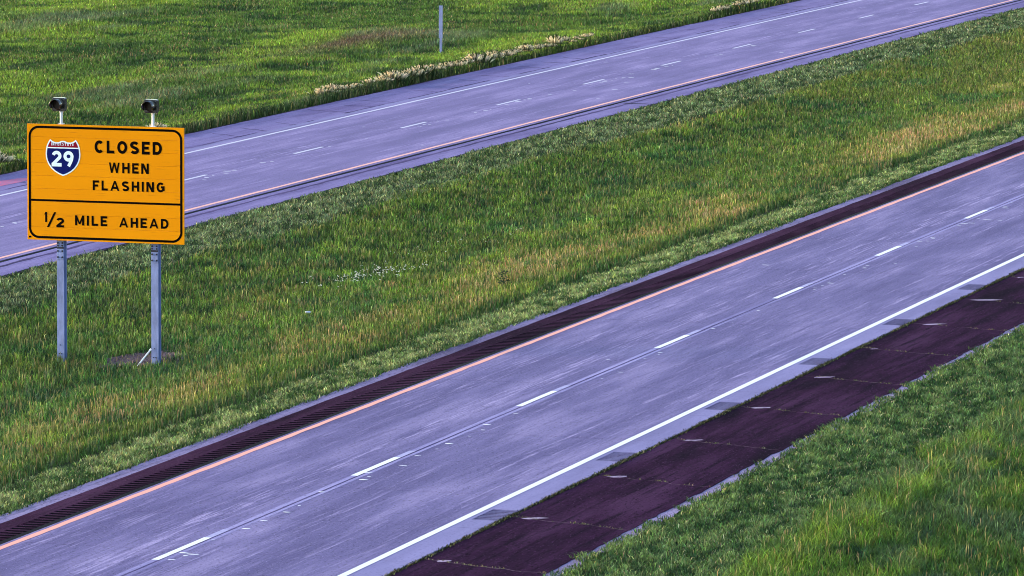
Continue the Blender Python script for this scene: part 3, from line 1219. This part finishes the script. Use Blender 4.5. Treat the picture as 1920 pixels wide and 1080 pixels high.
DEEP = np.array((.024, .062, .016))
MID = np.array((.070, .132, .024))
LIME = np.array((.175, .27, .034))
OLIVE = np.array((.16, .19, .035))
TAN = np.array((.33, .25, .12))
PINK = np.array((.38, .23, .13))
GREY = np.array((.13, .18, .10))


def pick(keep, *a):
    return [q[keep] for q in a]


# --- median, tall
x, y, z, o, d = scatter(cn, 95, 320, 6.35, 23.6, 230)
of = y - cf(x)
edge_n = 6.5 + .25 * (vnoise(x, y, 3, 3, 70) - .5) * 2
edge_f = -8.5 + .6 * (vnoise(x, y, 7, 2, 71, 2) - .5) * 2
k = (o > edge_n) & (of < edge_f)
gp = ((x - 136.2) / 1.55) ** 2 + ((y - 51.2) / .85) ** 2 < .25 + 1.5 * vnoise(x, y, .45, .3, 72, 2)
gpa = gp.copy()
gp &= RNG.uniform(0, 1, len(x)) < .62
k &= ~gp
k_ = k
gpa = gpa[k]
x, y, z, o, d, of = pick(k, x, y, z, o, d, of)
n1 = vnoise(x, y, 6, 2.2, 73, 4)
n2 = vnoise(x, y, 1.2, .55, 74, 3)
n3 = vnoise(x, y, 16, 4, 75, 2)
col = lerp(DEEP, MID, smooth(.25, .55, n2))
col = lerp(col, np.tile(LIME, (len(x), 1)), smooth(.50, .78, n2) * smooth(.3, .65, n1) * .9)
near_tan = np.exp(-((o - 8.6) / 1.9) ** 2)
nt = vnoise(x, y, 1.4, .7, 69, 3)
tanf = smooth(.43, .78, n1 * .50 + nt * .30 + near_tan * (.17 + .12 * (vnoise(x, y, 9, 3, 68, 2) - .4)) + .07 * smooth(180, 250, x) * smooth(.35, .6, n3))
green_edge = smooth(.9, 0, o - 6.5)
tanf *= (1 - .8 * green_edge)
right = smooth(165, 250, x)
col = lerp(col, np.tile(OLIVE, (len(x), 1)), np.clip(.45 * tanf + .45 * right * smooth(.35, .6, n3), 0, .9))
r_ = RNG.uniform(0, 1, len(x))
tanb = r_ < (.10 + .36 * tanf)
tc = lerp(np.tile(TAN, (len(x), 1)), np.tile(PINK, (len(x), 1)), smooth(.4, .6, vnoise(x, y, 2.5, 1, 76, 2)))
sc = (d / 130)
cool = smooth(.55, .8, vnoise(x, y, 4, 1.6, 78, 2)) + .6 * np.exp(-((o - 12.5) / 2.5) ** 2) * smooth(152, 134, x) * 1.3
col = lerp(col, col * np.array((.62, .88, 1.3)), np.clip(cool, 0, 1))
fineol = smooth(.52, .66, vnoise(x, y, 1.0, .5, 79, 2))
col = lerp(col, np.tile(OLIVE * 1.05, (len(x), 1)), fineol * (.25 + .5 * tanf))
col = lerp(col, np.tile(DEEP, (len(x), 1)), smooth(.75, .30, o - edge_n[k_]) * .92)  # shadow along the tall grass edge, put into the blade colour
hg = .07 + .17 * vnoise(x, y, .6, .5, 77, 3) + .08 * n1 + .12 * smooth(.8, .2, o - edge_n[k_]) + .10 * np.exp(-((o - 14.6) / 1.6) ** 2 - ((x - 135.5) / 4.5) ** 2)
hg *= RNG.uniform(.55, 1.25, len(x))
hg = np.where(gpa, hg * .35, hg)
col[gpa] = np.array((.16, .13, .09))
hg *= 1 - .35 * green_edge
k = ~tanb
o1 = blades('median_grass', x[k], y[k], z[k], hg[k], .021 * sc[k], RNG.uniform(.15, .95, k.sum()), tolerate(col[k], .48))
tag(o1, 'tall unmown green grass filling the dip between the two roads', 'grass', kind='stuff')
k = tanb & (RNG.uniform(0, 1, len(x)) < .75)
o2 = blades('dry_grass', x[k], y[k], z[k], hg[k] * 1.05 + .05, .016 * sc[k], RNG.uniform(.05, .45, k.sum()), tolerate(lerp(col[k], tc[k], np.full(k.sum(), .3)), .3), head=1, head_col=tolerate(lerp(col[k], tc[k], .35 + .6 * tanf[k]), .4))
tag(o2, 'tan and pinkish seed heads of dry grass in bands through the median', 'dry grass', kind='stuff')

# --- mown strips
def mown(name, label, cfun, x0, x1, a, b, dens, e0, e1, base, light, h=.07, seed=0):
    x, y, z, o, d = scatter(cfun, x0, x1, a, b, dens)
    lo = e0 + .10 * (vnoise(x, y, .7, .7, seed, 3) - .5) * 2 + .12 * (vnoise(x, y, 4, 4, seed + 3, 2) - .5) * 2
    hi = e1 + .22 * (vnoise(x, y, .45, .45, seed + 8, 2) - .5) * 2 * (abs(e1) < abs(e0)) + .25 * (vnoise(x, y, 1.5, 1.5, seed + 1, 2) - .5) * 2
    k = (o > lo) & (o < hi)
    x, y, z, o, d, lo, hi = pick(k, x, y, z, o, d, lo, hi)
    n1 = vnoise(x, y, 1.6, .35, seed + 5, 3)
    n2 = vnoise(x, y, .5, .22, seed + 6, 2)
    n3 = vnoise(x, y, .32, .22, seed + 7, 2)
    col = lerp(base, light, smooth(.42, .62, .35 * n1 + .3 * n2 + .35 * n3))
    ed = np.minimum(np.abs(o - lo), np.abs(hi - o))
    col = lerp(col, np.tile(DEEP, (len(x), 1)), smooth(.35, 0, np.abs(o - (lo if abs(e0) < abs(e1) else hi))) * .8)  # darker green road edge, its shadow put into the blade colour
    hg = (h * (.4 + 1.0 * n2 + .6 * n3)) * RNG.uniform(.6, 1.4, len(x))
    t = RNG.uniform(0, 1, len(x)) < .05
    col[t] = np.array((.36, .33, .17))
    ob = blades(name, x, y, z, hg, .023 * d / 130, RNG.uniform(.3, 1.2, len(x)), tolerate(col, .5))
    tag(ob, label, 'grass', kind='stuff')


mown('mown_verge', 'short mown grey green grass along the gravel of the near road\'s inner shoulder', cn, 95, 300, 4.8, 6.9, 520, 5.02, 6.55, (.040, .085, .022), (.24, .29, .12), .095, 80)
mown('mown_verge', 'thin grey green mown grass along the median side of the far road', cf, 130, 320, -9.2, -5.5, 300, -8.6, -5.62, (.040, .075, .026), (.165, .21, .105), .10, 90)
mown('mown_verge', 'short dark green mown grass beside the near road\'s right shoulder', cn, 92, 165, -10.9, -7.3, 620, -10.4, -7.58, (.042, .090, .026), (.150, .225, .075), .10, 100)

# --- foreground, tall
x, y, z, o, d = scatter(cn, 92, 165, -26, -9.9, 420)
k = o < -10.15 + .35 * (vnoise(x, y, 2, 2, 110, 2) - .5) * 2
x, y, z, o, d = pick(k, x, y, z, o, d)
n1 = vnoise(x, y, 5, .9, 111, 3)
n2 = vnoise(x, y, 1.1, .4, 112, 3)
col = lerp(DEEP * 1.15 * np.array((.9, 1, 1.5)), MID * 1.0, smooth(.25, .5, n2))
col = lerp(col, np.tile(LIME * .95, (len(x), 1)), np.clip(smooth(.48, .70, .5 * n1 + .5 * n2) * .9 + .35 * np.exp(-((o + 10.9) / .6) ** 2), 0, 1))
col = lerp(col, np.tile(GREY * .8, (len(x), 1)), smooth(.5, .75, vnoise(x, y, 2.2, .9, 113, 2)) * .5)
ridge = np.exp(-((o + 10.9) / .55) ** 2)
hg = (.10 + .22 * vnoise(x, y, .55, .5, 114, 2) + .10 * n1 + .10 * ridge) * RNG.uniform(.6, 1.25, len(x))
tn = RNG.uniform(0, 1, len(x)) < .012 + .07 * smooth(.58, .78, .6 * n1 + .4 * vnoise(x, y, 1.0, .5, 115, 2))
k = ~tn
tag(blades('foreground_grass', x[k], y[k], z[k], hg[k], .020 * d[k] / 130, RNG.uniform(.2, 1.0, k.sum()), tolerate(col[k], .48)),
    'tall deep green grass on the slope in the lower right corner', 'grass', kind='stuff')
tag(blades('dry_grass', x[tn], y[tn], z[tn], hg[tn] * 1.15 + .05, .016 * d[tn] / 130, RNG.uniform(.05, .4, tn.sum()),
    tolerate(lerp(col[tn], np.tile(TAN, (tn.sum(), 1)), np.full(tn.sum(), .3)), .25), head=1, head_col=tolerate(np.tile(np.array((.36, .27, .12)), (tn.sum(), 1)), .25)),
    'scattered tan seed heads above the green grass in the lower right corner', 'dry grass', kind='stuff')

# --- far field
x, y, z, o, d = scatter(cf, 165, 380, 6.6, 62, 230)
k = o > 6.72 + .12 * (vnoise(x, y, .8, .8, 120, 2) - .5) * 2
x, y, z, o, d = pick(k, x, y, z, o, d)
n1 = vnoise(x, y, 20, 6, 121, 3)
n2 = vnoise(x, y, 2.0, 1.6, 122, 3)
n3 = vnoise(x, y, 14, 3.5, 123, 2)
col = lerp(DEEP, MID * 1.0, smooth(.3, .55, n2))
col = lerp(col, np.tile(LIME * .95, (len(x), 1)), smooth(.44, .66, .6 * n1 + .4 * n2) * .95)
col = lerp(col, np.tile(GREY * .8, (len(x), 1)), smooth(.62, .8, n3) * .8)
brown = np.exp(-((x - 259.6) / 9) ** 2 - ((y - 86.5) / 1.6) ** 2)
col = lerp(col, np.tile(np.array((.10, .075, .055)), (len(x), 1)), brown * 1.1)
rim = smooth(.8, .35, o - 6.7)
col = lerp(col, np.tile(DEEP * .5, (len(x), 1)), rim * .92)
hg = (.07 + .20 * vnoise(x, y, 1.2, .9, 124, 3) + .12 * smooth(.5, .7, n3)) * RNG.uniform(.6, 1.2, len(x))
hg += rim * .34 * RNG.uniform(.4, 1, len(x)) * (.5 + vnoise(x, y, 2, 1, 126, 2))
tn = RNG.uniform(0, 1, len(x)) < .02 + .10 * smooth(.5, .7, vnoise(x, y, 6, 2, 125, 2))
col[tn] = np.array((.22, .17, .08))
tag(blades('far_field_grass', x, y, z, hg, .021 * d / 130, RNG.uniform(.1, .7, len(x)), tolerate(col, .45)),
    'uneven green field grass beyond the far road, with darker hollows', 'grass', kind='stuff')

# --- weeds in the longitudinal joint and the cracks of the right shoulder
n = 26000
x = RNG.uniform(95, 175, n)
w_ = vnoise(x, x * 0, 1.3, 1, 130, 3)
k = RNG.uniform(0, 1, n) < .35 + .6 * smooth(.35, .6, w_)
x = x[k]
y = cn(x) - 4.70 + RNG.normal(0, .03, len(x))
z = np.full(len(x), -.03)
col = np.tile(np.array((.022, .026, .014)), (len(x), 1))  # weed colour darkened to carry the shadow in the joint
k = RNG.uniform(0, 1, len(x)) < .14
col[k] = np.array((.17, .17, .09))
tag(blades('joint_weeds', x, y, z, RNG.uniform(.02, .09, len(x)), np.full(len(x), .02), RNG.uniform(.2, 1, len(x)), tolerate(col, .4)),
    'thin line of weeds in the joint between concrete and dark shoulder', 'weeds', kind='stuff')
X_, Y_ = [], []
for i, a in enumerate(CR):
    if 95 < a < 175:
        t = RNG.uniform(0, 1, 260)
        dn = vnoise(t * 11, t * 0 + i * 5.0, 1, 1, 131, 2)
        t = t[RNG.uniform(0, 1, 260) < smooth(.42, .68, dn)]
        xx = np.array([crack_x(a, q, i) for q in t])
        X_.append(xx + RNG.normal(0, .02, len(xx)))
        Y_.append(cn(xx) - 4.735 - 2.715 * t)
x, y = np.concatenate(X_), np.concatenate(Y_)
z = np.full(len(x), -.03)
col = lerp(np.array((.17, .13, .10)), np.array((.07, .10, .03)), RNG.uniform(0, 1, len(x)))
tag(blades('crack_weeds', x, y, z, RNG.uniform(.01, .07, len(x)), np.full(len(x), .016), RNG.uniform(.2, 1, len(x)), tolerate(col, .4)),
    'tiny yellow green weeds growing in the cracks across the dark shoulder', 'weeds', kind='stuff')

# --- white wildflowers in the dip
pts = []
rr = random.Random(21)
for k in range(80):
    t = rr.random()
    pts.append((154.0 + 5 * t + rr.gauss(0, .8), 52.2 - .5 * t + rr.gauss(0, .35), 1.0))
for k in range(28):
    t = rr.random()
    pts.append((159 + 9 * t + rr.gauss(0, 1.5), 52.1 + rr.gauss(0, .5), .8))
mb = MB()
for px_, py_, s in pts:
    zz = float(terrain(px_, py_))
    h0 = rr.uniform(.12, .24)
    for q in range(rr.randint(1, 3)):
        cx_, cy_, cz_ = px_ + rr.gauss(0, .05), py_ + rr.gauss(0, .05), zz + h0 + rr.uniform(-.04, .04)
        s_ = rr.uniform(.015, .032) * s
        vs = [(cx_, cy_, cz_ + s_ * .5)] + [(cx_ + s_ * math.cos(a), cy_ + s_ * math.sin(a), cz_ - s_ * .2 * (a % 2)) for a in [i * 1.0472 for i in range(6)]] + [(cx_, cy_, cz_ - s_ * .6)]
        mb.add(vs, [(0, i + 1, (i + 1) % 6 + 1) for i in range(6)] + [(7, (i + 1) % 6 + 1, i + 1) for i in range(6)])
mt, N, L, b = new_mat('petals', .7, .2, 0, (.62, .62, .50))
tag(link('wildflowers', mb.mesh('wildflowers'), mt), 'scatter of small white wildflowers in the dip of the median', 'flowers', kind='stuff')

# --- pale seeding weed clumps on the far verge: every clump is a thing
def clump_mesh(seed):
    rg = np.random.default_rng(seed)
    n = 150
    V, C, Fc = [], [], []
    for i in range(n):
        pale = i > n * .35
        a, r = rg.uniform(0, 6.283), abs(rg.normal(0, .19))
        x_, y_ = r * math.cos(a), r * math.sin(a)
        hh = rg.uniform(.28, .44) * (1 - .8 * r) if pale else rg.uniform(.12, .55)
        w = rg.uniform(.035, .06) if pale else .03
        b_ = rg.uniform(0, 6.283)
        lx_, ly_ = x_ * .6 + rg.normal(0, .06), y_ * .6 + rg.normal(0, .06)
        fx1, fy1 = math.cos(b_) * w, math.sin(b_) * w
        k = len(V)
        V += [(x_ - fx1 * .3, y_ - fy1 * .3, -.03), (x_ + fx1 * .3, y_ + fy1 * .3, -.03), (x_ + lx_ * .5 + fx1, y_ + ly_ * .5 + fy1, hh * .72), (x_ + lx_ * .5 - fx1, y_ + ly_ * .5 - fy1, hh * .72), (x_ + lx_, y_ + ly_, hh)]
        Fc += [(k, k + 1, k + 2), (k, k + 2, k + 3), (k + 3, k + 2, k + 4)]
        v_ = rg.uniform(.7, 1.15)
        gcol = (.03 * v_, .055 * v_, .015 * v_, 1)
        pcol = (.92 * v_, .72 * v_, .58 * v_, 1) if rg.random() < .6 else (.80 * v_, .74 * v_, .52 * v_, 1)
        C += [gcol, gcol] + ([pcol] * 3 if pale else [gcol] * 3)
    me = mesh_from('pale_weed_clump', V, Fc)
    at = me.color_attributes.new('Col', 'FLOAT_COLOR', 'POINT')
    at.data.foreach_set('color', np.array(C, np.float32).reshape(-1))
    me.materials.append(M['grass'])
    return me


clumps = [clump_mesh(s) for s in range(5)]
rr = random.Random(31)


def xat(px_):      # picture column -> distance along the far verge (calibrated once, kept as plain numbers)
    cols = [-60, 0, 350, 600, 900, 1167, 1498, 1700]
    dist = [177.3, 180.1, 197.9, 213.0, 233.0, 255.6, 290.8, 318.0]
    return float(np.interp(px_, cols, dist))


spans = [(-50, 52, 12, 1.05, 'left of the orange sign'), (325, 348, 2, .8, 'by the upper right corner of the orange sign'),
         (636, 690, 5, .8, 'in the left end bunch of the row'), (690, 745, 3, .6, 'in the gap left of the dense row'),
         (746, 842, 17, 1.1, 'in the dense row in front of the marker post'), (842, 900, 7, .8, 'just right of the dense row'),
         (904, 972, 11, 1.0, 'in the second bunch right of the marker post'), (975, 1062, 12, .8, 'in the thin row right of the second bunch'),
         (1062, 1090, 4, 1.0, 'in the third bright bunch of the row'), (1090, 1150, 6, .6, 'at the faint right end of the row'),
         (1352, 1400, 7, .75, 'in the bunch near the top edge'), (1412, 1436, 4, .9, 'in the last bunch at the top edge')]
ORD = ['first', 'second', 'third', 'fourth', 'fifth', 'sixth', 'seventh']
for a, b, cnt, s, where in spans:
    for q in range(cnt):
        px_ = a + (b - a) * (q + rr.uniform(.1, .9)) / cnt
        x_ = xat(px_)
        y_ = float(cf(x_)) + 7.0 + rr.uniform(0, .5)
        ob = link('pale_weed_clump', clumps[rr.randrange(5)], None, None, (x_, y_, float(terrain(x_, y_)) + rr.uniform(.30, .44)))
        ob.rotation_euler = (0, 0, rr.uniform(0, 6.28))
        sc_ = s * rr.uniform(.45, .95)
        ob.scale = (sc_, sc_, sc_ * rr.uniform(.7, 1.05))
        tag(ob, 'pale cream weed clump ' + ((ORD[q] + ' from left ') if cnt <= 7 else '') + where, 'weed clump', 'pale weed clumps ' + where)

# broad-leaved weeds standing out of the median grass
def weed_mesh(seed, r0, h0, colr):
    rg = np.random.default_rng(seed)
    V, C, Fc = [], [], []
    for i in range(60):
        a, r = rg.uniform(0, 6.283), r0 * math.sqrt(rg.random())
        hh = h0 * rg.uniform(.35, 1.0)
        cx, cy = r * math.cos(a), r * math.sin(a)
        w, ln, b_ = rg.uniform(.02, .04), rg.uniform(.06, .11), rg.uniform(0, 6.283)
        dx, dy = math.cos(b_), math.sin(b_)
        k = len(V)
        V += [(cx, cy, hh), (cx + dx * ln * .5 - dy * w, cy + dy * ln * .5 + dx * w, hh + .03), (cx + dx * ln, cy + dy * ln, hh - .01), (cx + dx * ln * .5 + dy * w, cy + dy * ln * .5 - dx * w, hh + .03)]
        Fc.append((k, k + 1, k + 2, k + 3))
        v_ = rg.uniform(.6, 1.4)
        C += [(colr[0] * v_, colr[1] * v_, colr[2] * v_, 1)] * 4
    k = len(V)
    for i in range(5):
        a = i * 1.257
        V += [(-.008, 0, -.05), (.008, 0, -.05), (r0 * .6 * math.cos(a), r0 * .6 * math.sin(a), h0 * .9)]
        Fc.append((k, k + 1, k + 2))
        C += [(.04, .05, .02, 1)] * 3
        k += 3
    me = mesh_from('broadleaf_weed', V, Fc)
    at = me.color_attributes.new('Col', 'FLOAT_COLOR', 'POINT')
    at.data.foreach_set('color', np.array(C, np.float32).reshape(-1))
    me.materials.append(M['grass'])
    return me


for wx, wy, r_, h_w, cc, lab in ((151.97, 46.47, .17, .55, (.025, .05, .022), 'dark green broad-leaved weed alone in the tan median grass near the mown strip'),
                                 (208.0, 50.6, .22, .35, (.02, .045, .02), 'small dark weed in the right part of the median grass')):
    o = link('broadleaf_weed', weed_mesh(int(wx), r_, h_w, cc), None, None, (wx, wy, float(terrain(wx, wy))))
    tag(o, lab, 'weed')

# one pale rock in the median grass
bm = bmesh.new()
bmesh.ops.create_icosphere(bm, subdivisions=2, radius=.09)
for v in bm.verts:
    v.co *= random.uniform(.85, 1.1)
    v.co.z *= .35
me = bpy.data.meshes.new('rock')
bm.to_mesh(me)
bm.free()
o = link('rock', me, M['galv_light'], None, (146.4, 50.3, -.51 + .16))
tag(o, 'small pale object lying on the median grass right of the sign posts', 'rock')
